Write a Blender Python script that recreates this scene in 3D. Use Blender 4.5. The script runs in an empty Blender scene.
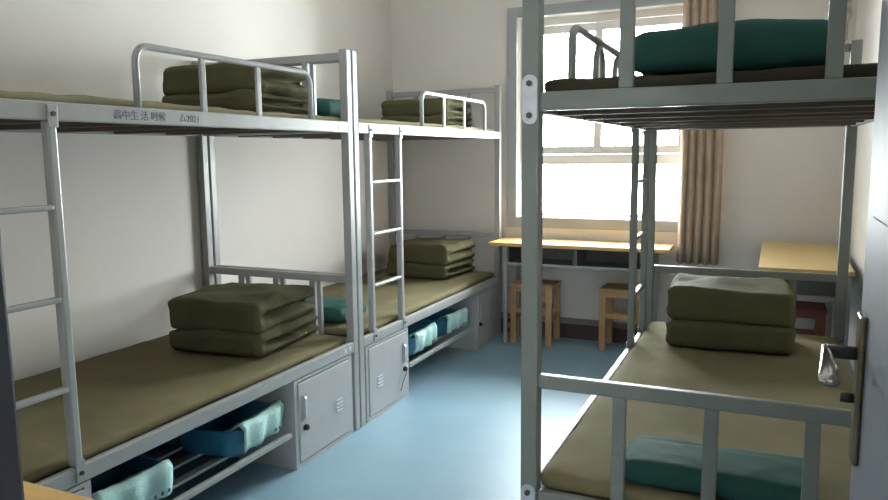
import bpy, bmesh, math, random
from mathutils import Vector, Matrix, noise

random.seed(7)
SC = bpy.context.scene
COL = SC.collection
rad = math.radians

# ------------------------------------------------------------------ camera
F_PX, PITCH, YAW, ROLL, CAM_H = 726.71, 7.5338, 24.3384, 0.6102, 1.3086
_a, _b, _r = rad(YAW), rad(PITCH), rad(ROLL)
_fw = Vector((-math.sin(_a) * math.cos(_b), math.cos(_a) * math.cos(_b), -math.sin(_b)))
_rt = Vector((math.cos(_a), math.sin(_a), 0))
_up = _rt.cross(_fw)
_R = _rt * math.cos(_r) - _up * math.sin(_r)
_U = _rt * math.sin(_r) + _up * math.cos(_r)
cam_data = bpy.data.cameras.new('camera')
cam = bpy.data.objects.new('camera', cam_data)
COL.objects.link(cam)
cam.matrix_world = Matrix(((_R.x, _U.x, -_fw.x, 0), (_R.y, _U.y, -_fw.y, 0), (_R.z, _U.z, -_fw.z, CAM_H), (0, 0, 0, 1)))
cam_data.sensor_width = 36
cam_data.lens = 36 * F_PX / 888
cam_data.clip_start = 0.02
SC.camera = cam

# ------------------------------------------------------------------ world, light, exposure
world = bpy.data.worlds.new('sky')
SC.world = world
world.use_nodes = True
bg = world.node_tree.nodes['Background']
bg.inputs[0].default_value = (0.93, 0.98, 1.0, 1)
bg.inputs[1].default_value = 52.0
SC.view_settings.view_transform = 'Standard'
SC.view_settings.look = 'None'
SC.view_settings.gamma = 1
SC.view_settings.use_curve_mapping = False
SC.view_settings.exposure = 0.10

def portal(name, loc, rot, sx, sy):
    l = bpy.data.lights.new(name, 'AREA')
    l.shape = 'RECTANGLE'
    l.size, l.size_y = sx, sy
    l.cycles.is_portal = True
    o = bpy.data.objects.new(name, l)
    COL.objects.link(o)
    o.location, o.rotation_euler = loc, rot
portal('window_portal', (-1.075, 5.2, 1.545), (rad(-90), 0, 0), 1.25, 1.42)
portal('corridor_light_gap_portal', (0.64, -1.45, 1.6), (0, rad(90), 0), 1.2, 0.30)  # samples an unseen corridor opening added to light the left bunks

# ------------------------------------------------------------------ materials
MATS = {}
def mat(name, col, rough=0.5, metal=0.0, var=0.08, scale=6.0, bump=0.0, bscale=40.0, spec=0.5, col2=None, stretch=None, coat=0.0, sheen=0.0):
    m = bpy.data.materials.new(name)
    m.use_nodes = True
    nt = m.node_tree
    b = nt.nodes['Principled BSDF']
    b.inputs['Roughness'].default_value = rough
    b.inputs['Metallic'].default_value = metal
    b.inputs['Specular IOR Level'].default_value = spec
    b.inputs['Coat Weight'].default_value = coat
    if sheen:
        b.inputs['Sheen Weight'].default_value = sheen
        b.inputs['Sheen Roughness'].default_value = 0.5
    tc = nt.nodes.new('ShaderNodeTexCoord')
    mp = nt.nodes.new('ShaderNodeMapping')
    nt.links.new(tc.outputs['Object'], mp.inputs[0])
    if stretch:
        mp.inputs['Scale'].default_value = stretch
    n = nt.nodes.new('ShaderNodeTexNoise')
    n.inputs['Scale'].default_value = scale
    n.inputs['Detail'].default_value = 6
    nt.links.new(mp.outputs[0], n.inputs['Vector'])
    r = nt.nodes.new('ShaderNodeValToRGB')
    c2 = col2 if col2 else tuple(min(1, c * (1 + var)) for c in col)
    c1 = col if col2 else tuple(c * (1 - var) for c in col)
    r.color_ramp.elements[0].position = 0.3
    r.color_ramp.elements[1].position = 0.7
    r.color_ramp.elements[0].color = (*c1, 1)
    r.color_ramp.elements[1].color = (*c2, 1)
    nt.links.new(n.outputs['Fac'], r.inputs[0])
    nt.links.new(r.outputs[0], b.inputs['Base Color'])
    if bump:
        n2 = nt.nodes.new('ShaderNodeTexNoise')
        n2.inputs['Scale'].default_value = bscale
        n2.inputs['Detail'].default_value = 5
        nt.links.new(mp.outputs[0], n2.inputs['Vector'])
        bp = nt.nodes.new('ShaderNodeBump')
        bp.inputs['Strength'].default_value = bump
        bp.inputs['Distance'].default_value = 0.01
        nt.links.new(n2.outputs['Fac'], bp.inputs['Height'])
        nt.links.new(bp.outputs[0], b.inputs['Normal'])
    MATS[name] = m
    return m

mat('wall', (0.77, 0.725, 0.685), 0.75, var=0.03, scale=1.6, bump=0.08, bscale=30, spec=0.25)
mat('ceiling', (0.78, 0.76, 0.74), 0.9, var=0.02)
mat('floor', (0.235, 0.375, 0.47), 0.42, var=0.07, scale=2.2, bump=0.05, bscale=9, spec=0.5)
mat('corridor', (0.55, 0.55, 0.54), 0.8)
mat('steel_green', (0.205, 0.225, 0.205), 0.40, var=0.05, scale=18, bump=0.03, bscale=120, spec=0.5)  # darker, greener grey for the right bunk's frame
mat('steel', (0.365, 0.375, 0.37), 0.36, metal=0.0, var=0.05, scale=18, bump=0.03, bscale=120, spec=0.6)
mat('cord_and_tray_shade', (0.13, 0.135, 0.14), 0.45, var=0.06, scale=15)  # shade inside the desk trays put into the colour; also the cord's grey
mat('locker_paint', (0.44, 0.445, 0.44), 0.38, var=0.04, scale=9, spec=0.55)
mat('zinc', (0.62, 0.65, 0.70), 0.35, metal=0.35, var=0.1, scale=30)
mat('bolt', (0.10, 0.10, 0.10), 0.4, metal=0.6)
mat('black_plastic', (0.012, 0.012, 0.013), 0.35)
mat('slat_wood', (0.13, 0.095, 0.07), 0.6, var=0.2, scale=5, stretch=(1, 14, 1))
mat('board', (0.085, 0.055, 0.04), 0.7, var=0.2, scale=5, stretch=(1, 14, 1))
mat('pad_shaded', (0.052, 0.044, 0.030), 0.85, var=0.15, scale=5, bump=0.3, bscale=9, spec=0.1)  # olive pad with the shade of its unlit near end put into the colour
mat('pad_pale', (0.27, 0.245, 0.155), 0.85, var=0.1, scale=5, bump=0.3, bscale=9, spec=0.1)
mat('sheet', (0.190, 0.165, 0.092), 0.85, var=0.12, scale=5, bump=0.35, bscale=9, spec=0.1, sheen=0.0)
mat('quilt', (0.098, 0.088, 0.047), 0.8, var=0.12, scale=7, bump=0.45, bscale=13, spec=0.1, sheen=0.0)
mat('teal', (0.024, 0.082, 0.072), 0.75, var=0.15, scale=6, bump=0.4, bscale=12, spec=0.15, sheen=0.0)
mat('basin', (0.05, 0.23, 0.37), 0.35, var=0.06)
mat('towel', (0.50, 0.76, 0.73), 0.95, var=0.10, scale=24, bump=0.3, bscale=150, spec=0.1)
mat('print', (0.06, 0.08, 0.12), 0.8)
mat('desk_pale', (0.72, 0.52, 0.235), 0.45, var=0.04, scale=5, stretch=(16, 1.5, 16), spec=0.4)
mat('desk_wood', (0.72, 0.46, 0.18), 0.42, var=0.05, scale=5, stretch=(1.5, 16, 16), spec=0.4)
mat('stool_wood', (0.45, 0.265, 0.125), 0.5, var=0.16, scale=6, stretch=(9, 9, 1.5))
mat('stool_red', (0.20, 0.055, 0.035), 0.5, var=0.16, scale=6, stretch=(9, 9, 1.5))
mat('curtain', (0.47, 0.365, 0.28), 0.85, var=0.08, scale=12, bump=0.2, bscale=160, spec=0.15)
mat('window_frame', (0.86, 0.82, 0.78), 0.4, var=0.03)
mat('window_trim', (0.36, 0.375, 0.385), 0.5, var=0.05)
mat('grille', (0.45, 0.55, 0.48), 0.5)
mat('baseboard', (0.075, 0.040, 0.034), 0.5, var=0.15)
mat('baseboard_cap', (0.22, 0.215, 0.21), 0.6)
mat('door_paint', (0.22, 0.235, 0.275), 0.5, var=0.04, scale=3, spec=0.3)
mat('jamb', (0.040, 0.042, 0.048), 0.45, var=0.12, scale=8)
mat('bronze', (0.28, 0.22, 0.14), 0.28, metal=0.9, var=0.2, scale=25)
mat('nickel', (0.50, 0.46, 0.42), 0.18, metal=0.95, var=0.05)
mat('ink', (0.13, 0.14, 0.19), 0.6)
mat('sticker', (0.80, 0.70, 0.68), 0.6)

def glass_mat():
    m = bpy.data.materials.new('pane_glass')
    m.use_nodes = True
    nt = m.node_tree
    nt.nodes.clear()
    out = nt.nodes.new('ShaderNodeOutputMaterial')
    tr = nt.nodes.new('ShaderNodeBsdfTransparent')
    tr.inputs[0].default_value = (0.96, 0.985, 0.97, 1)
    gl = nt.nodes.new('ShaderNodeBsdfGlossy')
    gl.inputs['Roughness'].default_value = 0.03
    fr = nt.nodes.new('ShaderNodeFresnel')
    fr.inputs[0].default_value = 1.3
    mx = nt.nodes.new('ShaderNodeMixShader')
    nt.links.new(fr.outputs[0], mx.inputs[0])
    nt.links.new(tr.outputs[0], mx.inputs[1])
    nt.links.new(gl.outputs[0], mx.inputs[2])
    nt.links.new(mx.outputs[0], out.inputs[0])
    MATS['pane_glass'] = m
glass_mat()

def frosted_mat():
    m = bpy.data.materials.new('frosted_glass')
    m.use_nodes = True
    nt = m.node_tree
    nt.nodes.clear()
    out = nt.nodes.new('ShaderNodeOutputMaterial')
    tr = nt.nodes.new('ShaderNodeBsdfTransparent')
    tl = nt.nodes.new('ShaderNodeBsdfTranslucent')
    tl.inputs[0].default_value = (0.95, 0.96, 0.96, 1)
    mx = nt.nodes.new('ShaderNodeMixShader')
    mx.inputs[0].default_value = 0.25
    nt.links.new(tr.outputs[0], mx.inputs[1])
    nt.links.new(tl.outputs[0], mx.inputs[2])
    nt.links.new(mx.outputs[0], out.inputs[0])
    MATS['frosted_glass'] = m
frosted_mat()

# ------------------------------------------------------------------ mesh helpers
class MB:
    """Collects shapes in one bmesh; build() links them as one mesh object."""
    def __init__(self):
        self.bm = bmesh.new()
    def box(self, x0, x1, y0, y1, z0, z1, bev=0.0, seg=2):
        r = bmesh.ops.create_cube(self.bm, size=1)
        vs = r['verts']
        for v in vs:
            v.co = Vector((x0 + (v.co.x + .5) * (x1 - x0), y0 + (v.co.y + .5) * (y1 - y0), z0 + (v.co.z + .5) * (z1 - z0)))
        if bev:
            es = list({e for v in vs for e in v.link_edges})
            bmesh.ops.bevel(self.bm, geom=es, offset=bev, segments=seg, affect='EDGES', profile=0.5)
        return self
    def cyl(self, c, axis, r, h, n=16, r2=None):
        rot = {'x': Matrix.Rotation(rad(90), 4, 'Y'), 'y': Matrix.Rotation(rad(-90), 4, 'X'), 'z': Matrix.Identity(4)}[axis]
        bmesh.ops.create_cone(self.bm, cap_ends=True, segments=n, radius1=r, radius2=r if r2 is None else r2, depth=h, matrix=Matrix.Translation(c) @ rot)
        return self
    def tube(self, pts, w, h=None, n=8, round_=True, up=(1, 0, 0)):
        """sweep a section along pts"""
        pts = [Vector(p) for p in pts]
        h = h or w
        if round_:
            sec = [(math.cos(2 * math.pi * k / n) * w / 2, math.sin(2 * math.pi * k / n) * h / 2) for k in range(n)]
        else:
            c = min(w, h) * 0.18
            sec = [(w/2-c, h/2), (-w/2+c, h/2), (-w/2, h/2-c), (-w/2, -h/2+c), (-w/2+c, -h/2), (w/2-c, -h/2), (w/2, -h/2+c), (w/2, h/2-c)]
        rings = []
        U = Vector(up)
        for i, p in enumerate(pts):
            t = (pts[min(i + 1, len(pts) - 1)] - pts[max(i - 1, 0)]).normalized()
            a = (U - t * U.dot(t)).normalized()
            b = t.cross(a)
            rings.append([self.bm.verts.new(p + a * s[0] + b * s[1]) for s in sec])
        m = len(sec)
        for i in range(len(rings) - 1):
            for k in range(m):
                self.bm.faces.new((rings[i][k], rings[i][(k + 1) % m], rings[i + 1][(k + 1) % m], rings[i + 1][k]))
        self.bm.faces.new(rings[0][::-1])
        self.bm.faces.new(rings[-1])
        return self
    def rbox(self, c, s, r, n=(6, 6, 4), disp=None):
        """soft rounded box: gridded cube with clamped-corner rounding; disp(p, normal) -> offset"""
        hx, hy, hz = s[0] / 2, s[1] / 2, s[2] / 2
        r = min(r, hx, hy, hz)
        V = {}
        def vert(i, j, k):
            key = (i, j, k)
            if key in V:
                return V[key]
            def g(t):                                    # denser toward the borders
                u = 2 * t - 1
                return math.copysign(abs(u) ** 0.7, u) if u else 0
            p = Vector((g(i / n[0]) * hx, g(j / n[1]) * hy, g(k / n[2]) * hz))
            q = Vector((max(-hx + r, min(hx - r, p.x)), max(-hy + r, min(hy - r, p.y)), max(-hz + r, min(hz - r, p.z))))
            d = p - q
            nn = d.normalized() if d.length > 1e-7 else Vector((0, 0, 1))
            if d.length > 1e-7:
                p = q + nn * r
            p += Vector(c)
            if disp:
                p = p + disp(p, nn)
            V[key] = self.bm.verts.new(p)
            return V[key]
        def face(a, b, cc, d):
            self.bm.faces.new((a, b, cc, d))
        nx, ny, nz = n
        for i in range(nx):
            for j in range(ny):
                face(vert(i, j, 0), vert(i, j + 1, 0), vert(i + 1, j + 1, 0), vert(i + 1, j, 0))
                face(vert(i, j, nz), vert(i + 1, j, nz), vert(i + 1, j + 1, nz), vert(i, j + 1, nz))
        for i in range(nx):
            for k in range(nz):
                face(vert(i, 0, k), vert(i + 1, 0, k), vert(i + 1, 0, k + 1), vert(i, 0, k + 1))
                face(vert(i, ny, k), vert(i, ny, k + 1), vert(i + 1, ny, k + 1), vert(i + 1, ny, k))
        for j in range(ny):
            for k in range(nz):
                face(vert(0, j, k), vert(0, j, k + 1), vert(0, j + 1, k + 1), vert(0, j + 1, k))
                face(vert(nx, j, k), vert(nx, j + 1, k), vert(nx, j + 1, k + 1), vert(nx, j, k + 1))
        return self
    def mesh(self, name, m, smooth=False):
        me = bpy.data.meshes.new(name)
        bmesh.ops.recalc_face_normals(self.bm, faces=self.bm.faces)
        self.bm.to_mesh(me)
        self.bm.free()
        me.materials.append(MATS[m])
        if smooth:
            for p in me.polygons:
                p.use_smooth = True
        return me
    def build(self, name, m, parent=None, smooth=False):
        return link(name, self.mesh(name, m, smooth), parent)

def link(name, me, parent=None, loc=None):
    o = bpy.data.objects.new(name, me)
    COL.objects.link(o)
    if parent:
        o.parent = parent
    if loc is not None:
        o.location = loc
    return o

def tag(o, label=None, cat=None, group=None, kind=None):
    if label: o['label'] = label
    if cat: o['category'] = cat
    if group: o['group'] = group
    if kind: o['kind'] = kind
    return o

def thing(name, label, cat, loc=(0, 0, 0), rz=0.0, group=None):
    o = bpy.data.objects.new(name, None)
    o.empty_display_size = 0.05
    COL.objects.link(o)
    o.location = loc
    o.rotation_euler = (0, 0, rz)
    return tag(o, label, cat, group)

def struct(o):
    o['kind'] = 'structure'
    return o

def kids(o):
    return [c for c in bpy.data.objects if c.parent == o]

def copy_tree(o, parent=None):
    c = o.copy()
    COL.objects.link(c)
    c.parent = parent
    for ch in kids(o):
        copy_tree(ch, c)
    return c

def nz(p, s, seed=0.0):
    return noise.noise(Vector((p.x * s + seed, p.y * s - seed * 0.7, p.z * s + seed * 1.3)))

def text_mesh(name, body, size, m, extrude=0.0006):
    cu = bpy.data.curves.new(name, 'FONT')
    cu.body = body
    cu.size = size
    cu.extrude = extrude
    cu.resolution_u = 3
    ob = bpy.data.objects.new(name, cu)
    COL.objects.link(ob)
    bpy.context.view_layer.update()
    me = bpy.data.meshes.new_from_object(ob.evaluated_get(bpy.context.evaluated_depsgraph_get()))
    bpy.data.objects.remove(ob)
    me.name = name
    me.materials.clear()
    me.materials.append(MATS[m])
    return me

# ------------------------------------------------------------------ room shell
XL, XR, YF, YB, ZC = -2.66, 0.40, 0.42, 4.97, 2.9
WT = 0.22
struct(MB().box(XL - WT, XR + WT, -1.6, YB + WT, -0.12, 0).build('floor', 'floor'))
struct(MB().box(XL - WT, XR + WT, -1.6, YB + WT, ZC, ZC + 0.12).build('ceiling', 'ceiling'))
struct(MB().box(XL - WT, XL, YF - WT, YB + WT, 0, ZC).build('wall_left', 'wall'))
struct(MB().box(XR, XR + WT, YF - WT, YB + WT, 0, ZC).build('wall_right', 'wall'))
WX0, WX1, WZ0, WZ1 = -1.668, -0.482, 0.855, 2.236          # window opening
m = MB()
m.box(XL, WX0, YB, YB + WT, 0, ZC).box(WX1, XR, YB, YB + WT, 0, ZC).box(WX0, WX1, YB, YB + WT, 0, WZ0).box(WX0, WX1, YB, YB + WT, WZ1, ZC)
wall_back = struct(m.build('wall_back', 'wall'))
DX0, DX1, DZ = -0.654, 0.20, 2.08                          # doorway opening
m = MB()
m.box(XL, DX0, YF - WT, YF, 0, ZC).box(DX1, XR, YF - WT, YF, 0, ZC).box(DX0, DX1, YF - WT, YF, DZ, ZC)
struct(m.build('wall_front', 'wall'))
struct(MB().box(XL - WT, XR + WT, -1.72, -1.6, 0, ZC).box(XL - WT - 0.1, XL - WT, -1.72, YF, 0, ZC).box(XR + WT, XR + WT + 0.1, -1.72, YF, 0, 1.0)
       .box(XR + WT, XR + WT + 0.1, -1.72, YF, 2.2, ZC).box(XR + WT, XR + WT + 0.1, -1.30, YF, 1.0, 2.2).build('wall_corridor_light_gap', 'corridor'))  # unseen corridor shell; closed ends and side gap added to shape the doorway light

# flaking plaster in the corner of the back wall
def flake():
    m = MB()
    pts = [(0.300, 2.32), (0.318, 2.24), (0.310, 2.15), (0.326, 2.06), (0.322, 1.985), (0.345, 1.93), (0.362, 1.95), (0.360, 2.03), (0.378, 2.08), (0.372, 2.17), (0.392, 2.25), (0.388, 2.34)]
    top = [m.bm.verts.new((x, YB - 0.0035 - 0.002 * random.random(), z)) for x, z in pts]
    bot = [m.bm.verts.new((x, YB, z)) for x, z in pts]
    m.bm.faces.new(top)
    for i in range(len(pts)):
        j = (i + 1) % len(pts)
        m.bm.faces.new((top[i], top[j], bot[j], bot[i]))
    return m
mat('plaster', (0.52, 0.45, 0.36), 0.9, var=0.35, scale=22, bump=1.0, bscale=35)
o = flake().build('plaster_patch', 'plaster', wall_back)

# baseboards
o = struct(MB().box(XL, XR, YB - 0.014, YB, 0, 0.105, 0.003).build('baseboard_back', 'baseboard'))
MB().box(XL, XR, YB - 0.020, YB, 0.105, 0.145, 0.003).build('cap_strip', 'baseboard_cap', o)
o = struct(MB().box(XR - 0.014, XR, YF, YB - 0.02, 0, 0.105, 0.003).build('baseboard_right', 'baseboard'))
o = struct(MB().box(XL, XL + 0.004, YF, YB - 0.02, 0, 0.105, 0.001).build('baseboard_left', 'baseboard'))

# window: grey surround, white sliding sashes above a frosted fixed light, outside grille
win = bpy.data.objects.new('window_1', None)
COL.objects.link(win)
win.location = (0, 0, 0)
struct(win)
tw = 0.072
m = MB()
m.box(WX0 - tw, WX0, YB - 0.022, YB, WZ0 - tw, WZ1 + tw, 0.003).box(WX1, WX1 + tw, YB - 0.022, YB, WZ0 - tw, WZ1 + tw, 0.003)
m.box(WX0, WX1, YB - 0.022, YB, WZ0 - tw, WZ0, 0.003).box(WX0, WX1, YB - 0.022, YB, WZ1, WZ1 + tw, 0.003)
m.build('surround', 'window_trim', win)
fy0, fy1 = 5.05, 5.11
m = MB()
m.box(WX0, WX0 + 0.045, fy0, fy1, WZ0, WZ1, 0.004).box(WX1 - 0.045, WX1, fy0, fy1, WZ0, WZ1, 0.004)
m.box(WX0 + 0.045, WX1 - 0.045, fy0, fy1, WZ0, WZ0 + 0.03, 0.004).box(WX0 + 0.045, WX1 - 0.045, fy0, fy1, WZ1 - 0.05, WZ1, 0.004)
m.box(WX0 + 0.045, WX1 - 0.045, fy0 - 0.01, fy1, 1.225, 1.295, 0.004)
m.build('window_frame', 'window_frame', win)
MB().box(WX0 + 0.045, WX1 - 0.045, 5.078, 5.084, WZ0 + 0.03, 1.235).build('pane', 'frosted_glass', win)
def sash(x0, x1, y):
    z0, z1, t = 1.297, WZ1 - 0.052, 0.055
    m = MB()
    m.box(x0, x0 + t, y, y + 0.028, z0, z1, 0.003).box(x1 - t, x1, y, y + 0.028, z0, z1, 0.003)
    m.box(x0 + t, x1 - t, y, y + 0.028, z0, z0 + t, 0.003).box(x0 + t, x1 - t, y, y + 0.028, z1 - t, z1, 0.003)
    s = m.build('sash', 'window_frame', win)
    MB().box(x0 + t, x1 - t, y + 0.011, y + 0.016, z0 + t, z1 - t).build('pane', 'pane_glass', s)
sash(WX0 + 0.047, -1.095, 5.081)
sash(-1.145, WX1 - 0.047, 5.052)
for k in range(10):
    x = WX0 + 0.06 + k * 0.119
    MB().box(x - 0.006, x + 0.006, 5.15, 5.162, WZ0, WZ1).build('grille_bar', 'grille', win)
MB().box(WX0 - 0.02, WX1 + 0.02, YB - 0.005, 5.05, WZ0, WZ0 + 0.006, 0.002).build('window_sill', 'window_frame', win)

# doorway frame and door leaf
o = struct(MB().box(DX0 - 0.06, DX0 + 0.02, YF - WT - 0.02, YF + 0.012, 0, DZ + 0.06, 0.004)
           .box(DX1 - 0.02, DX1 + 0.06, YF - WT - 0.02, YF + 0.012, 0, DZ + 0.06, 0.004)
           .box(DX0 + 0.02, DX1 - 0.02, YF - WT - 0.02, YF + 0.012, DZ, DZ + 0.06, 0.004).build('trim_1', 'jamb'))
o['label'] = 'dark grey door frame post at the left picture edge'
door = struct(MB().box(0.125, 0.165, 0.435, 1.19, 0.012, DZ - 0.005, 0.003).build('door_1', 'door_paint'))
door['label'] = 'pale grey painted door leaf swung open at the right picture edge'
MB().box(0.1205, 0.125, 0.53, 1.09, 0.12, 0.78, 0.003).build('panel', 'door_paint', door)
MB().box(0.1205, 0.125, 0.53, 1.09, 1.22, 1.95, 0.003).build('panel', 'door_paint', door)
hd = MB().box(0.116, 0.125, 1.105, 1.150, 0.872, 1.085, 0.004).build('handle_plate', 'bronze', door)
MB().cyl((0.105, 1.128, 1.028), 'x', 0.0095, 0.05, 16).build('spindle', 'black_plastic', hd, True)
m = MB()
lv = []
for y_, hw_, z_ in ((1.142, 0.006, 1.030), (1.135, 0.008, 1.031), (1.09, 0.010, 1.029), (1.05, 0.013, 1.025), (1.02, 0.016, 1.020), (1.008, 0.0135, 1.017)):
    cx_ = 0.079 - (1.142 - y_) * 0.02
    lv.append([m.bm.verts.new((cx_ + 0.85 * hw_ * math.cos(rad(a)), y_, z_ + 0.0055 * math.sin(rad(a)))) for a in range(0, 360, 30)])
for a, b in zip(lv, lv[1:]):
    for k in range(12):
        m.bm.faces.new((a[k], a[(k + 1) % 12], b[(k + 1) % 12], b[k]))
m.bm.faces.new(lv[0]); m.bm.faces.new(lv[-1][::-1])
m.build('lever', 'nickel', hd, True)
MB().cyl((0.109, 1.135, 0.962), 'x', 0.0075, 0.018, 12).build('thumb_turn', 'black_plastic', hd, True)
MB().box(0.138, 0.152, 1.19, 1.193, 0.94, 1.10, 0.001).build('latch_plate', 'nickel', door)

# ------------------------------------------------------------------ bunk beds
W, L, Q = 0.895, 1.99, 0.04
HX, HY = W / 2, L / 2
ZUT, ZUB, ZLT, ZLB, ZP = 1.455, 1.408, 0.438, 0.388, 1.778
def make_bed(name, label, loc, rz, guard_from=0.765, guard_to=1.68, hairpins=False, plates=False, Q=0.04, ush=0.0, zt=1.645, frame_mat='steel'):
    t = thing(name, label, 'bunk bed', loc, rz, 'steel bunk beds')
    pm = MB().box(-Q/2, Q/2, -Q/2, Q/2, 0, ZP, 0.004).mesh('post', frame_mat)
    for sx in (1, -1):
        for sy in (-1, 1):
            link('post', pm, t, (sx * (HX - Q/2), sy * (HY - Q/2), 0))
    # long side rails and end rails of both decks
    sr = MB().box(-0.0125, 0.0125, -HY + Q, HY - Q, 0, 0.05, 0.004).mesh('side_rail', frame_mat)
    er = MB().box(-HX + Q, HX - Q, -0.0125, 0.0125, 0, 0.045, 0.004).mesh('end_rail', frame_mat)
    rails = {}
    for lev, z in (('up', ZUB), ('low', ZLB)):
        for sx in (1, -1):
            o = link('side_rail', sr, t, (sx * (HX - 0.0125), 0, z))
            if sx == 1: rails[lev] = o
        for sy in (1, -1):
            link('end_rail', er, t, (0, sy * (HY - 0.0185), z + 0.002))
    # head and foot panels: top bar and three uprights per deck
    tb = MB().box(-HX + Q, HX - Q, -0.0125, 0.0125, -0.036, 0, 0.004).mesh('panel_bar', frame_mat)
    for z1, z0 in ((ZP - 0.012, ZUB + 0.047), (0.748, ZLB + 0.047)):
        up = MB().box(-0.0165, 0.0165, -0.010, 0.010, z0, z1 - 0.036, 0.003).mesh('upright', frame_mat)
        for sy in (1, -1):
            link('panel_bar', tb, t, (0, sy * (HY - 0.0185), z1))
            for k in (-1, 0, 1):
                link('upright', up, t, (k * (W - Q) / 4 - ush, sy * (HY - 0.0185), 0))
    # bed boards and cross slats
    bd = MB().box(-HX + 0.027, HX - 0.027, -HY + 0.034, HY - 0.034, 0, 0.012).mesh('bed_board', 'board')
    link('bed_board', bd, t, (0, 0, ZUB + 0.026))
    link('bed_board', bd, t, (0, 0, ZLB + 0.026))
    sl = MB().box(-HX + 0.026, HX - 0.026, -0.014, 0.014, 0, 0.024, 0.003).mesh('cross_slat', 'slat_wood')
    for z in (ZUB, ZLB):
        for k in range(6):
            link('cross_slat', sl, t, (0, -HY + 0.25 + k * (L - 0.5) / 5, z + 0.001))
    # ladder on the aisle side
    lx = HX - 0.013
    l0, l1 = -HY + 0.15, -HY + 0.46
    m = MB()
    for y in (l0, l1):
        m.box(lx - 0.019, lx + 0.012, y - 0.014, y + 0.014, ZLT, ZUB, 0.006)
    lad = m.build('ladder', frame_mat, t)
    rg = MB().box(-0.014, 0.012, l0 + 0.013, l1 - 0.013, -0.008, 0.008, 0.005).mesh('rung', frame_mat)
    for z in (1.176, 0.923, 0.668):
        link('rung', rg, lad, (lx, 0, z))
    tabm = MB().box(0, 0.004, -0.015, 0.015, -0.03, 0.03, 0.0015).mesh('mounting_tab', frame_mat)
    bm_ = MB().cyl((0.006, 0, 0), 'x', 0.0065, 0.006, 8).mesh('bolt', 'bolt')
    for y in (l0, l1):
        for z, d in ((ZUB + 0.012, 0.006), (ZLT - 0.012, -0.006)):
            link('mounting_tab', tabm, lad, (HX, y, z))
            link('bolt', bm_, lad, (HX, y, z + d))
    # guard rail on the aisle side of the upper deck
    g0, g1, R = -HY + guard_from, -HY + guard_to, 0.05
    gx = HX - 0.0125
    pts = [(gx, g0, ZUT - 0.003), (gx, g0, zt - R)]
    pts += [(gx, g0 + R - R * math.cos(a), zt - R + R * math.sin(a)) for a in [rad(x) for x in (15, 30, 45, 60, 75, 90)]]
    pts += [(gx, g1 - R + R * math.sin(a), zt - R + R * math.cos(a)) for a in [rad(x) for x in (0, 15, 30, 45, 60, 75, 90)]]
    pts += [(gx, g1, ZUT - 0.003)]
    gd = MB().tube(pts, 0.026 if hairpins else 0.022, n=10, up=(1, 0, 0)).build('guard_rail', frame_mat, t, True)
    for f in (0.31, 0.63):
        y = g0 + (g1 - g0) * f
        if hairpins:
            e = 0.06
            hp = [(gx, y - e, ZUT - 0.003), (gx, y - e * 0.95, zt - 0.08)]
            hp += [(gx, y - e * math.cos(a) * 0.95, zt - 0.08 + 0.064 * math.sin(a)) for a in [rad(x) for x in (30, 60, 90, 120, 150)]]
            hp += [(gx, y + e * 0.95, zt - 0.08), (gx, y + e, ZUT - 0.003)]
            MB().tube(hp, 0.020, n=10, up=(1, 0, 0)).build('hairpin_upright', frame_mat, gd, True)
        else:
            MB().box(gx - 0.006, gx + 0.006, y - 0.012, y + 0.012, ZUT - 0.003, zt - 0.008, 0.003).build('guard_upright', frame_mat, gd)
    # storage rack below the lower deck
    fr = MB().box(-0.012, 0.012, -HY + 0.535, HY - 0.535, 0, 0.020, 0.003).mesh('rack_rail', frame_mat)
    for x in (HX - 0.014, -HX + 0.03):
        link('rack_rail', fr, t, (x, 0, 0.152))
    fs = MB().box(-0.017, 0.017, -HY + 0.535, HY - 0.535, 0, 0.012, 0.002).mesh('rack_slat', frame_mat)
    for k in range(6):
        link('rack_slat', fs, t, (HX - 0.12 - k * 0.115, 0, 0.156))
    if plates:
        pl = MB()
        ring = []
        for k in range(24):
            a = 2 * math.pi * k / 24
            ring.append((0.019 * math.cos(a), 0.019 * math.sin(a) + (0.040 if math.sin(a) >= 0 else -0.040)))
        for y in (0, 0.004):
            pass
        va = [pl.bm.verts.new((x, 0, z)) for x, z in ring]
        vb = [pl.bm.verts.new((x, 0.005, z)) for x, z in ring]
        pl.bm.faces.new(va); pl.bm.faces.new(vb)
        for k in range(24):
            j = (k + 1) % 24
            pl.bm.faces.new((va[k], va[j], vb[j], vb[k]))
        pme = pl.mesh('joint_plate', 'zinc')
        sc = MB().cyl((0, 0.008, 0), 'y', 0.0075, 0.006, 10).mesh('screw', 'bolt')
        for sx in (1, -1):
            for z in (1.437, 0.395):
                p = link('joint_plate', pme, t, (sx * (HX - Q/2), HY, z))
                for dz in (-0.038, 0.038):
                    link('screw', sc, p, (0, 0, dz))
    # worn number stickers at the rail ends
    st = MB().box(0, 0.0008, -0.008, 0.008, -0.010, 0.010).mesh('sticker', 'sticker')
    for r_ in (rails['up'], rails['low']):
        for y in ((HY - 0.115, HY - 0.075) if not plates else (-HY + 0.075, -HY + 0.115)):
            link('sticker', st, r_, (0.0125, y, 0.028 + 0.004 * math.sin(y * 99)))
    return t, rails

XA = -1.7604
bedA, railsA = make_bed('bunk_bed', 'grey steel bunk bed nearest on the left, handwriting on its upper rail', (XA - HX, 0.905 + HY, 0), 0)
bedB, railsB = make_bed('bunk_bed', 'grey steel bunk bed on the left beside the window, behind the nearer one', (XA - HX, 2.907 + HY, 0), 0, guard_from=0.735, guard_to=1.69)
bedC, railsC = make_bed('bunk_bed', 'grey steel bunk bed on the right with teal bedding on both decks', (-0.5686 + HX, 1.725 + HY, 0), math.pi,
                        guard_from=0.56, guard_to=1.555, hairpins=True, plates=True, Q=0.044, ush=0.014, zt=1.675, frame_mat='steel_green')
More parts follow.
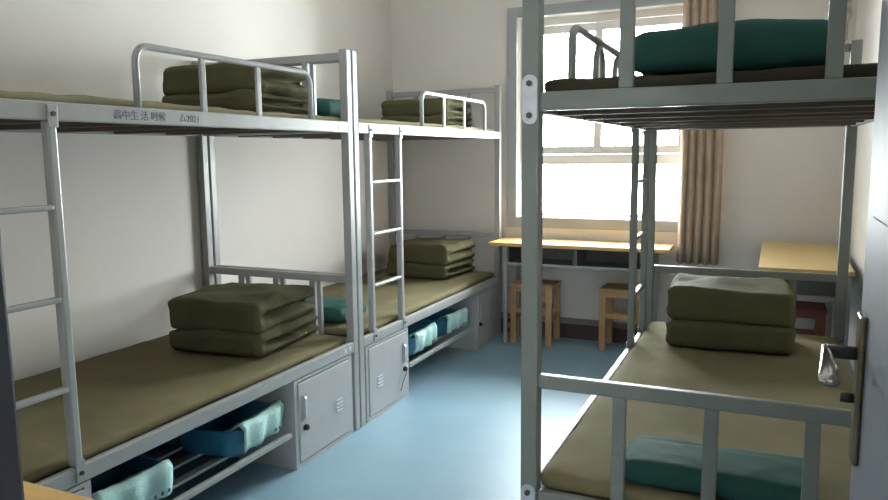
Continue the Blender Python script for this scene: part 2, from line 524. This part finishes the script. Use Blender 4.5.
# handwriting in blue ink on bed A's upper rail
for body, y0 in (('高中生 活 时候', -0.335), ('ム2021', -0.075)):
    hw = link('handwriting', text_mesh('handwriting', body, 0.031, 'ink'), railsA['up'], (0.0128, y0, 0.014))
    hw.rotation_euler = (rad(90), 0, rad(90))

# ------------------------------------------------------------------ lockers
def make_locker(label, y_mid, sgn):
    """sgn = +1: handle on the low-y side of the door; -1: on the high-y side"""
    t = thing('storage_locker', label, 'locker', (XA - 0.004, y_mid, 0), 0, 'lockers under the lower bunks')
    h, w, d = 0.384, 0.452, 0.82
    m = MB()
    m.box(-d, 0, -w/2, -w/2 + 0.012, 0.0, h, 0.001).box(-d, 0, w/2 - 0.012, w/2, 0.0, h, 0.001)
    m.box(-d, 0, -w/2 + 0.012, w/2 - 0.012, h - 0.012, h).box(-d, 0, -w/2 + 0.012, w/2 - 0.012, 0.0, 0.02)
    m.box(-d, -d + 0.01, -w/2 + 0.012, w/2 - 0.012, 0.02, h - 0.012)
    m.box(-0.02, 0.0, -w/2 + 0.012, -w/2 + 0.022, 0.02, h - 0.012).box(-0.02, 0.0, w/2 - 0.022, w/2 - 0.012, 0.02, h - 0.012)
    m.build('body', 'locker_paint', t)
    dr = MB().box(-0.018, 0.0045, -w/2 + 0.024, w/2 - 0.024, 0.024, h - 0.018, 0.003).build('door', 'locker_paint', t)
    yh = -sgn * (w/2 - 0.062)
    MB().box(0.0045, 0.007, yh - 0.018, yh + 0.018, 0.198, 0.312, 0.001).build('handle_recess', 'steel', dr)
    MB().tube([(0.007, yh, 0.208), (0.013, yh, 0.216), (0.013, yh, 0.294), (0.007, yh, 0.302)], 0.013, 0.005, round_=False, up=(0, 1, 0)).build('handle', 'zinc', dr)
    MB().cyl((0.011, yh, 0.168), 'x', 0.013, 0.014, 14).cyl((0.020, yh, 0.168), 'x', 0.008, 0.006, 10).build('lock', 'black_plastic', dr)
    lv = MB().box(0.0, 0.006, -0.026, 0.026, 0, 0.007, 0.002).mesh('louvre', 'zinc')
    for k in range(4):
        link('louvre', lv, dr, (0.0045, sgn * (w/2 - 0.125), 0.150 + k * 0.017))
    return t
make_locker('grey steel locker under the near left bunk, closest to the yellow desk', 0.905 + 0.268, -1)
make_locker('grey steel locker at the far end under the near left bunk', 2.895 - 0.285, 1)
lk = make_locker('grey steel locker with a key strap at the near end under the window-side left bunk', 2.907 + 0.285, -1)
make_locker('grey steel locker in shade beside the window desk leg', 4.897 - 0.268, 1)
# cord hanging from one lock
dr = [c for c in kids(lk) if c.name.startswith('door')][0]
yh = 0.452/2 - 0.062
MB().tube([(0.026, yh, 0.168), (0.026, yh - 0.02, 0.150), (0.014, yh - 0.035, 0.10), (0.009, yh - 0.05, 0.06)], 0.006, n=6).build('key_cord', 'cord_and_tray_shade', dr, True)

# ------------------------------------------------------------------ mattresses
def mattress(label, x, y, z, sx, sy, th, seed, cover='sheet'):
    def disp(p, n):
        e = 0.5 + 0.5 * nz(p, 1.3, seed)
        return Vector((0, 0, (0.006 * nz(p, 3.1, seed) + 0.004 * nz(p, 9, seed)))) + n * 0.004 * nz(p, 14, seed)
    m = MB().rbox((0, 0, th / 2), (sx, sy, th), min(0.032, th * 0.48), (22, 44, 5), disp)
    o = m.build('mattress', cover, None, True)
    # keep the underside flat
    for v in o.data.vertices:
        if v.co.z < 0.004: v.co.z = 0.0
    o.location = (x, y, z)
    return tag(o, label, 'mattress', 'olive mattresses on the bunks')
ZUM, ZLM = ZUB + 0.038, ZLB + 0.038
XB = XA - HX
XCc = -0.5656 + HX
yA, yB, yC = 0.905 + HY, 2.907 + HY, 1.725 + HY
mattress('thin pale olive mattress on the upper deck of the near left bunk', XB, yA, ZUM, 0.832, 1.90, 0.036, 1.1, 'pad_pale')
mattress('olive sheeted mattress on the lower deck of the near left bunk', XB - 0.004, yA, ZLM, 0.832, 1.90, 0.040, 4.3)
mattress('thin pale olive mattress on the upper deck of the window-side left bunk', XB, yB, ZUM, 0.832, 1.90, 0.036, 7.7, 'pad_pale')
mattress('olive sheeted mattress on the lower deck of the window-side left bunk', XB - 0.004, yB, ZLM, 0.832, 1.90, 0.040, 9.2)
mattress('olive mattress with shade put into its colour on the upper deck of the right bunk under the teal pillow', XCc, yC, ZUM, 0.832, 1.90, 0.042, 12.6, 'pad_shaded')
mattress('olive sheeted mattress on the lower deck of the right bunk', XCc + 0.004, yC, ZLM, 0.832, 1.915, 0.044, 15.9)
ZTOPU, ZTOPL, ZTOPCL, ZTOPCU = ZUM + 0.037, ZLM + 0.040, ZLM + 0.044, ZUM + 0.042

# ------------------------------------------------------------------ folded quilts
def fold_block(name, parent, w, d, z0, h, seed):
    """one folded bundle: near edge a single rounded fold, the open ends showing the slit between its two layers"""
    zm = z0 + h * 0.5
    def ss(a, b, t):
        t = max(0.0, min(1.0, (t - a) / (b - a)))
        return t * t * (3 - 2 * t)
    def disp(p, n):
        zc = zm + 0.006 * nz(Vector((p.x, p.y, 0)), 9, seed)
        open_ = ss(-d / 2 + 0.015, -d / 2 + 0.10, p.y)
        g = math.exp(-((p.z - zc) / (0.10 * h)) ** 2)
        puff = 0.006 * math.cos(2 * math.pi * (p.z - z0) / h * 2 - math.pi)
        ex, ey = abs(n.x), max(0.0, n.y)
        off = Vector((0, 0, 0))
        ragged = 0.007 * nz(Vector((0, p.y, p.z)), 11, seed + 5) + 0.004 * nz(Vector((0, p.y, p.z)), 34, seed)
        if ex > 0.3:
            off.x = math.copysign(1, n.x) * ((-0.045 * g + puff) * open_ + ragged) * min(1, ex * 1.4)
        if ey > 0.3:
            off.y = (-0.045 * g + puff) * min(1, ey * 1.4)
        top = ss(z0 + h * 0.6, z0 + h, p.z)
        off.z += top * (0.012 * nz(p, 5.5, seed) + 0.010 * (1 - (2 * p.x / w) ** 2) * (1 - (2 * p.y / d) ** 2))
        k = nz(p, 7, seed) * 0.007 + nz(p, 19, seed) * 0.0028
        wr = 0.0022 * math.sin(p.x * 60 + 5 * nz(p, 6, seed) + 30 * p.z) * ss(0.55, 1.0, abs(2 * p.x / w)) if n.y < -0.4 else 0
        return off + n * (k + wr)
    m = MB().rbox((0, 0, z0 + h / 2), (w, d, h), 0.030, (34, 34, 26), disp)
    return m.build(name, 'quilt', parent, True)
def quilt(label, x, y, z, w, d, h1, h2, rz, seed, shift=0.0):
    t = thing('folded_quilt', label, 'quilt', (x, y, z + 0.007), rz, 'folded olive quilts on the bunks')
    fold_block('lower_fold', t, w, d, 0.0, h1, seed)
    o = fold_block('upper_fold', t, w * 0.985, d * 0.97, 0.0, h2, seed + 3.3)
    o.location = (shift, 0.004, h1 - 0.008)
    return t
quilt('large folded olive quilt on the lower deck of the near left bunk', -2.150, 2.565, ZTOPL, 0.475, 0.49, 0.100, 0.138, rad(5), 2.0, -0.01)
quilt('folded olive quilt behind the guard rail on the near left upper deck', -2.155, 2.590, ZTOPU, 0.49, 0.43, 0.080, 0.128, rad(2), 5.0)
quilt('folded olive quilt on the lower deck of the window-side left bunk', -2.175, 4.585, ZTOPL, 0.47, 0.46, 0.100, 0.130, rad(-4), 8.0, 0.005)
quilt('folded olive quilt behind the guard rail on the window-side upper deck', -2.20, 4.60, ZTOPU, 0.50, 0.46, 0.075, 0.110, rad(0), 11.0)
quilt('folded olive quilt at the far end of the right lower deck', -0.150, 3.360, ZTOPCL, 0.505, 0.37, 0.122, 0.146, rad(3), 14.0)

# ------------------------------------------------------------------ pillows
def pillow(label, x, y, z, sx, sy, sz, rz, seed, r=None, flange=False, bulge=0.25):
    def disp(p, n):
        u, v = p.x / (sx / 2), p.y / (sy / 2)
        f = 1 - bulge * (abs(u) ** 3 * 0.6 + abs(v) ** 3 * 0.4)
        zz = p.z * (f - 1)
        return Vector((0, 0, zz)) + n * (0.007 * nz(p, 7, seed) + 0.003 * nz(p, 22, seed))
    m = MB().rbox((0, 0, sz / 2), (sx, sy, sz), r or sz * 0.46, (26, 20, 10), disp)
    t = thing('pillow', label, 'pillow', (x, y, z + 0.008), rz, 'teal pillows on the bunks')
    m.build('pillow_case', 'teal', t, True)
    if flange:
        m = MB().rbox((0, sy / 2 + 0.012, sz * 0.52), (sx * 0.96, 0.07, 0.020), 0.009, (24, 6, 3), lambda p, n: Vector((0, 0, 0.006 * nz(p, 9, seed + 2))))
        m.build('case_hem', 'teal', t, True)
    return t
pillow('dark teal pillow at the near end of the right lower deck, behind the foot bars', -0.100, 1.862, ZTOPCL, 0.455, 0.204, 0.066, rad(-1), 1.5, flange=True)
pillow('big dark teal pillow at the near end of the right upper deck', -0.108, 1.985, ZTOPCU, 0.455, 0.34, 0.112, rad(2), 3.5, r=0.04, bulge=0.22)
pillow('teal pillow on the window-side left lower deck, seen through the bars', -2.17, 3.13, ZTOPL, 0.50, 0.30, 0.085, rad(3), 6.5)
pillow('teal pillow on the window-side left upper deck, near the posts', -2.19, 3.15, ZTOPU, 0.48, 0.30, 0.10, rad(-3), 8.5)

# ------------------------------------------------------------------ washbasins and towels
def basin(label_b, label_t, x, y, rz, sx=0.31, sy=0.33, hz=0.105, seed=0.0):
    z0 = 0.1735
    t = thing('washbasin', label_b, 'basin', (x, y, z0), rz, 'blue washbasins on the racks')
    m = MB()
    def ring(ax, ay, z, rr=0.06, n=6):
        pts = []
        for cx, cy, a0 in ((ax - rr, ay - rr, 0), (-ax + rr, ay - rr, 90), (-ax + rr, -ay + rr, 180), (ax - rr, -ay + rr, 270)):
            for k in range(n):
                a = rad(a0 + 90 * k / (n - 1))
                pts.append(m.bm.verts.new((cx + rr * math.cos(a), cy + rr * math.sin(a), z)))
        return pts
    hx, hy = sx / 2, sy / 2
    prof = [(0.86, 0.0), (0.93, hz * 0.5), (0.98, hz * 0.96), (1.03, hz), (1.03, hz + 0.005), (0.965, hz + 0.004), (0.91, hz * 0.5), (0.84, 0.006)]
    rs = [ring(hx * f, hy * f, z) for f, z in prof]
    N = len(rs[0])
    for a, b in zip(rs, rs[1:]):
        for k in range(N):
            m.bm.faces.new((a[k], a[(k + 1) % N], b[(k + 1) % N], b[k]))
    m.bm.faces.new(rs[0][::-1]); m.bm.faces.new(rs[-1])
    m.build('bowl', 'basin', t, True)
    # towel folded over the aisle-side rim: down the outside and into the bowl
    tw = thing('towel', label_t, 'towel', (x, y, z0), rz, 'pale aqua towels over the basin rims')
    path = [(hx * 0.45, hz * 0.78), (hx * 0.70, hz * 0.90), (hx * 0.92, hz + 0.016), (hx * 1.02, hz + 0.024), (hx * 1.10, hz + 0.006), (hx * 1.085, hz * 0.7), (hx * 1.065, hz * 0.45), (hx * 1.05, hz * 0.25)]
    m = MB()
    ny = 14
    thk = 0.009
    def sheet(off):
        G = []
        for i, (px, pz) in enumerate(path):
            row = []
            for j in range(ny + 1):
                y_ = -hy * 0.86 + 2 * hy * 0.86 * j / ny
                w = 0.008 * math.sin(j * 1.1 + seed) * (0.4 + i / len(path)) + 0.006 * noise.noise(Vector((y_ * 25, i * 0.8, seed)))
                sag = -0.010 * math.sin(math.pi * j / ny) if 2 <= i <= 5 else 0
                row.append(m.bm.verts.new((px + (w if i > 3 else w * 0.3) + off[0] * (1 if i > 2 else 0.2) + (0.004 if i > 3 else 0), y_, pz + sag + (abs(w) if i < 4 else 0) + off[1] * (1 if i <= 4 else 0.0))))
            G.append(row)
        return G
    A = sheet((0, 0)); B = sheet((thk, thk))
    P = len(path)
    for i in range(P - 1):
        for j in range(ny):
            m.bm.faces.new((A[i][j], A[i + 1][j], A[i + 1][j + 1], A[i][j + 1]))
            m.bm.faces.new((B[i][j], B[i][j + 1], B[i + 1][j + 1], B[i + 1][j]))
    for j in range(ny):
        m.bm.faces.new((A[0][j], A[0][j + 1], B[0][j + 1], B[0][j]))
        m.bm.faces.new((A[-1][j + 1], A[-1][j], B[-1][j], B[-1][j + 1]))
    for i in range(P - 1):
        m.bm.faces.new((A[i + 1][0], A[i][0], B[i][0], B[i + 1][0]))
        m.bm.faces.new((A[i][-1], A[i + 1][-1], B[i + 1][-1], B[i][-1]))
    m.build('cloth', 'towel', tw, True)
    for k in range(3):                                   # printed marks
        tmk = MB().box(-0.001, 0.001, -0.005, 0.005, -0.006, 0.006).build('printed_mark', 'print', tw)
        tmk.location = (hx * 1.07 + thk + 0.012, hy * (0.38 + 0.17 * k) , hz * 0.42)
        tmk.rotation_euler = (0, 0.1, 0.1 * k)
    return t
basin('blue plastic washbasin on the near left rack, nearest the ladder foot', 'pale aqua towel with printed marks on the basin nearest the ladder foot', -1.965, 1.588, rad(-3), seed=0.4)
basin('blue plastic washbasin on the near left rack beside the locker door', 'pale aqua towel with printed marks on the basin beside the near bunk locker', -1.955, 2.188, rad(6), seed=2.4)
basin('blue plastic washbasin half hidden behind the locker with the key cord', 'pale aqua towel on the basin half hidden behind the corded locker', -1.965, 3.690, rad(3), seed=4.1)
basin('blue plastic washbasin at the far end of the window-side rack', 'pale aqua towel on the basin beside the shaded far locker', -1.975, 4.185, rad(-3), seed=6.3)

# ------------------------------------------------------------------ desks
def desk(label, x, y, rz, lx, ly, zt, over=0.12, tray=True, top='desk_wood', group='wood-topped steel desks'):
    """origin at the centre of the footprint; long side along local x, open trays face local -y"""
    t = thing('desk', label, 'desk', (x, y, 0), rz, group)
    MB().box(-lx/2, lx/2, -ly/2, ly/2, zt - 0.024, zt, 0.003).build('desk_top', top, t)
    a = lx/2 - over
    b0, b1 = -ly/2 + 0.035, ly/2 - 0.02
    leg = MB().box(-0.0125, 0.0125, -0.0125, 0.0125, 0, zt - 0.024, 0.003).mesh('leg', 'steel')
    for xx in (-a, a):
        for yy in (b0, b1):
            link('leg', leg, t, (xx, yy, 0))
    sb = MB().box(-0.01, 0.01, b0 + 0.0125, b1 - 0.0125, 0, 0.025, 0.002).mesh('side_bar', 'steel')
    for xx in (-a, a):
        link('side_bar', sb, t, (xx, 0, 0.10))
        link('side_bar', sb, t, (xx, 0, zt - 0.16))
    if tray:
        n = 2
        z0, z1 = zt - 0.150, zt - 0.0245
        w = (2 * a - 0.025) / n
        for k in range(n):
            x0 = -a + 0.0125 + k * w
            m = MB()
            m.box(x0 + 0.002, x0 + w - 0.002, b0 - 0.008, b1 - 0.015, z0, z0 + 0.012, 0.002)
            m.box(x0 + 0.002, x0 + 0.014, b0 - 0.008, b1 - 0.015, z0 + 0.012, z1)
            m.box(x0 + w - 0.014, x0 + w - 0.002, b0 - 0.008, b1 - 0.015, z0 + 0.012, z1)
            m.box(x0 + 0.014, x0 + w - 0.014, b1 - 0.025, b1 - 0.015, z0 + 0.012, z1)
            tr = m.build('book_tray', 'cord_and_tray_shade', t)
            MB().box(x0 + 0.001, x0 + w - 0.001, b0 - 0.014, b0 - 0.008, z0 - 0.003, z0 + 0.016, 0.002).build('tray_lip', 'steel', tr)
    return t
desk('long wood-topped steel desk below the window with two open trays', -1.162, 4.782, 0, 1.188, 0.326, 0.707, over=0.112)
desk('pale yellow wood-topped desk in the corner behind the right bunk', 0.160, 4.345, rad(-90), 1.11, 0.41, 0.75, over=0.06, top='desk_pale')
desk('yellow wood desk top cut off at the bottom left picture corner', -1.285, 0.622, rad(180), 1.10, 0.35, 0.75, over=0.08)

# ------------------------------------------------------------------ stools
def stool(label, x, y, rz, m_, h=0.42):
    t = thing('stool', label, 'stool', (x, y, 0), rz, 'square wooden stools')
    w, d = 0.30, 0.24
    MB().box(-w/2, w/2, -d/2, d/2, h - 0.024, h, 0.004).build('seat', m_, t)
    lg = MB().box(-0.022, 0.022, -0.012, 0.012, 0, h - 0.024, 0.003).mesh('leg', m_)
    for sx in (1, -1):
        for sy in (1, -1):
            link('leg', lg, t, (sx * (w/2 - 0.025), sy * (d/2 - 0.018), 0))
    ap = MB().box(-w/2 + 0.044, w/2 - 0.044, -0.009, 0.009, 0, 0.032, 0.002).mesh('apron', m_)
    for sy in (1, -1):
        link('apron', ap, t, (0, sy * (d/2 - 0.018), h - 0.056))
        link('stretcher', ap, t, (0, sy * (d/2 - 0.018), h - 0.200))
    sp = MB().box(-0.010, 0.010, -d/2 + 0.030, d/2 - 0.030, 0, 0.036, 0.002).mesh('side_stretcher', m_)
    for sx in (1, -1):
        link('side_stretcher', sp, t, (sx * (w/2 - 0.025), 0, h - 0.060))
        link('side_stretcher', sp, t, (sx * (w/2 - 0.025), 0, h - 0.250))
    return t
stool('light wooden stool under the window desk, left, behind the bunk post', -1.470, 4.790, 0, 'stool_wood')
stool('light wooden stool under the window desk, right, behind the ladder', -0.862, 4.822, rad(-1), 'stool_wood')
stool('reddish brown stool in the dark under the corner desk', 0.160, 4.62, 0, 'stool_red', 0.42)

# ------------------------------------------------------------------ curtain
def curtain():
    t = thing('curtain', 'beige brown gathered curtain hanging at the right of the window', 'curtain', (-0.428, 4.845, 0.60))
    m = MB()
    nx, nzv = 90, 22
    H = 1.90
    def pos(u, v, off):
        x = -0.128 + 0.256 * u
        ph = u * 2 * math.pi * 5.2 + 0.5 * math.sin(v * 2.2) + 0.4 * math.sin(u * 5)
        amp = 0.022 * (0.75 + 0.25 * (1 - v))
        y = amp * math.sin(ph) + 0.007 * math.sin(ph * 2 + 1) + off
        x += 0.010 * math.cos(ph) + 0.006 * math.sin(v * 5) - 0.003 * (1 - v) * (1 - u)
        return (x, y, H * v + 0.006 * math.sin(ph))
    G = []
    for off in (0, 0.003):
        G.append([[m.bm.verts.new(pos(i / nx, k / nzv, off)) for k in range(nzv + 1)] for i in range(nx + 1)])
    for i in range(nx):
        for k in range(nzv):
            m.bm.faces.new((G[0][i][k], G[0][i + 1][k], G[0][i + 1][k + 1], G[0][i][k + 1]))
            m.bm.faces.new((G[1][i][k], G[1][i][k + 1], G[1][i + 1][k + 1], G[1][i + 1][k]))
    for i in range(nx):
        for k in (0, nzv):
            m.bm.faces.new((G[0][i][k], G[0][i + 1][k], G[1][i + 1][k], G[1][i][k]))
    for k in range(nzv):
        for i in (0, nx):
            m.bm.faces.new((G[0][i][k], G[0][i][k + 1], G[1][i][k + 1], G[1][i][k]))
    m.build('drape', 'curtain', t, True)
    MB().cyl((-0.64, 0.0, H + 0.02), 'x', 0.012, 1.65, 12).cyl((0.17, 0.065, H + 0.02), 'y', 0.008, 0.12, 8).cyl((-1.43, 0.065, H + 0.02), 'y', 0.008, 0.12, 8).build('curtain_rod', 'zinc', t)
curtain()
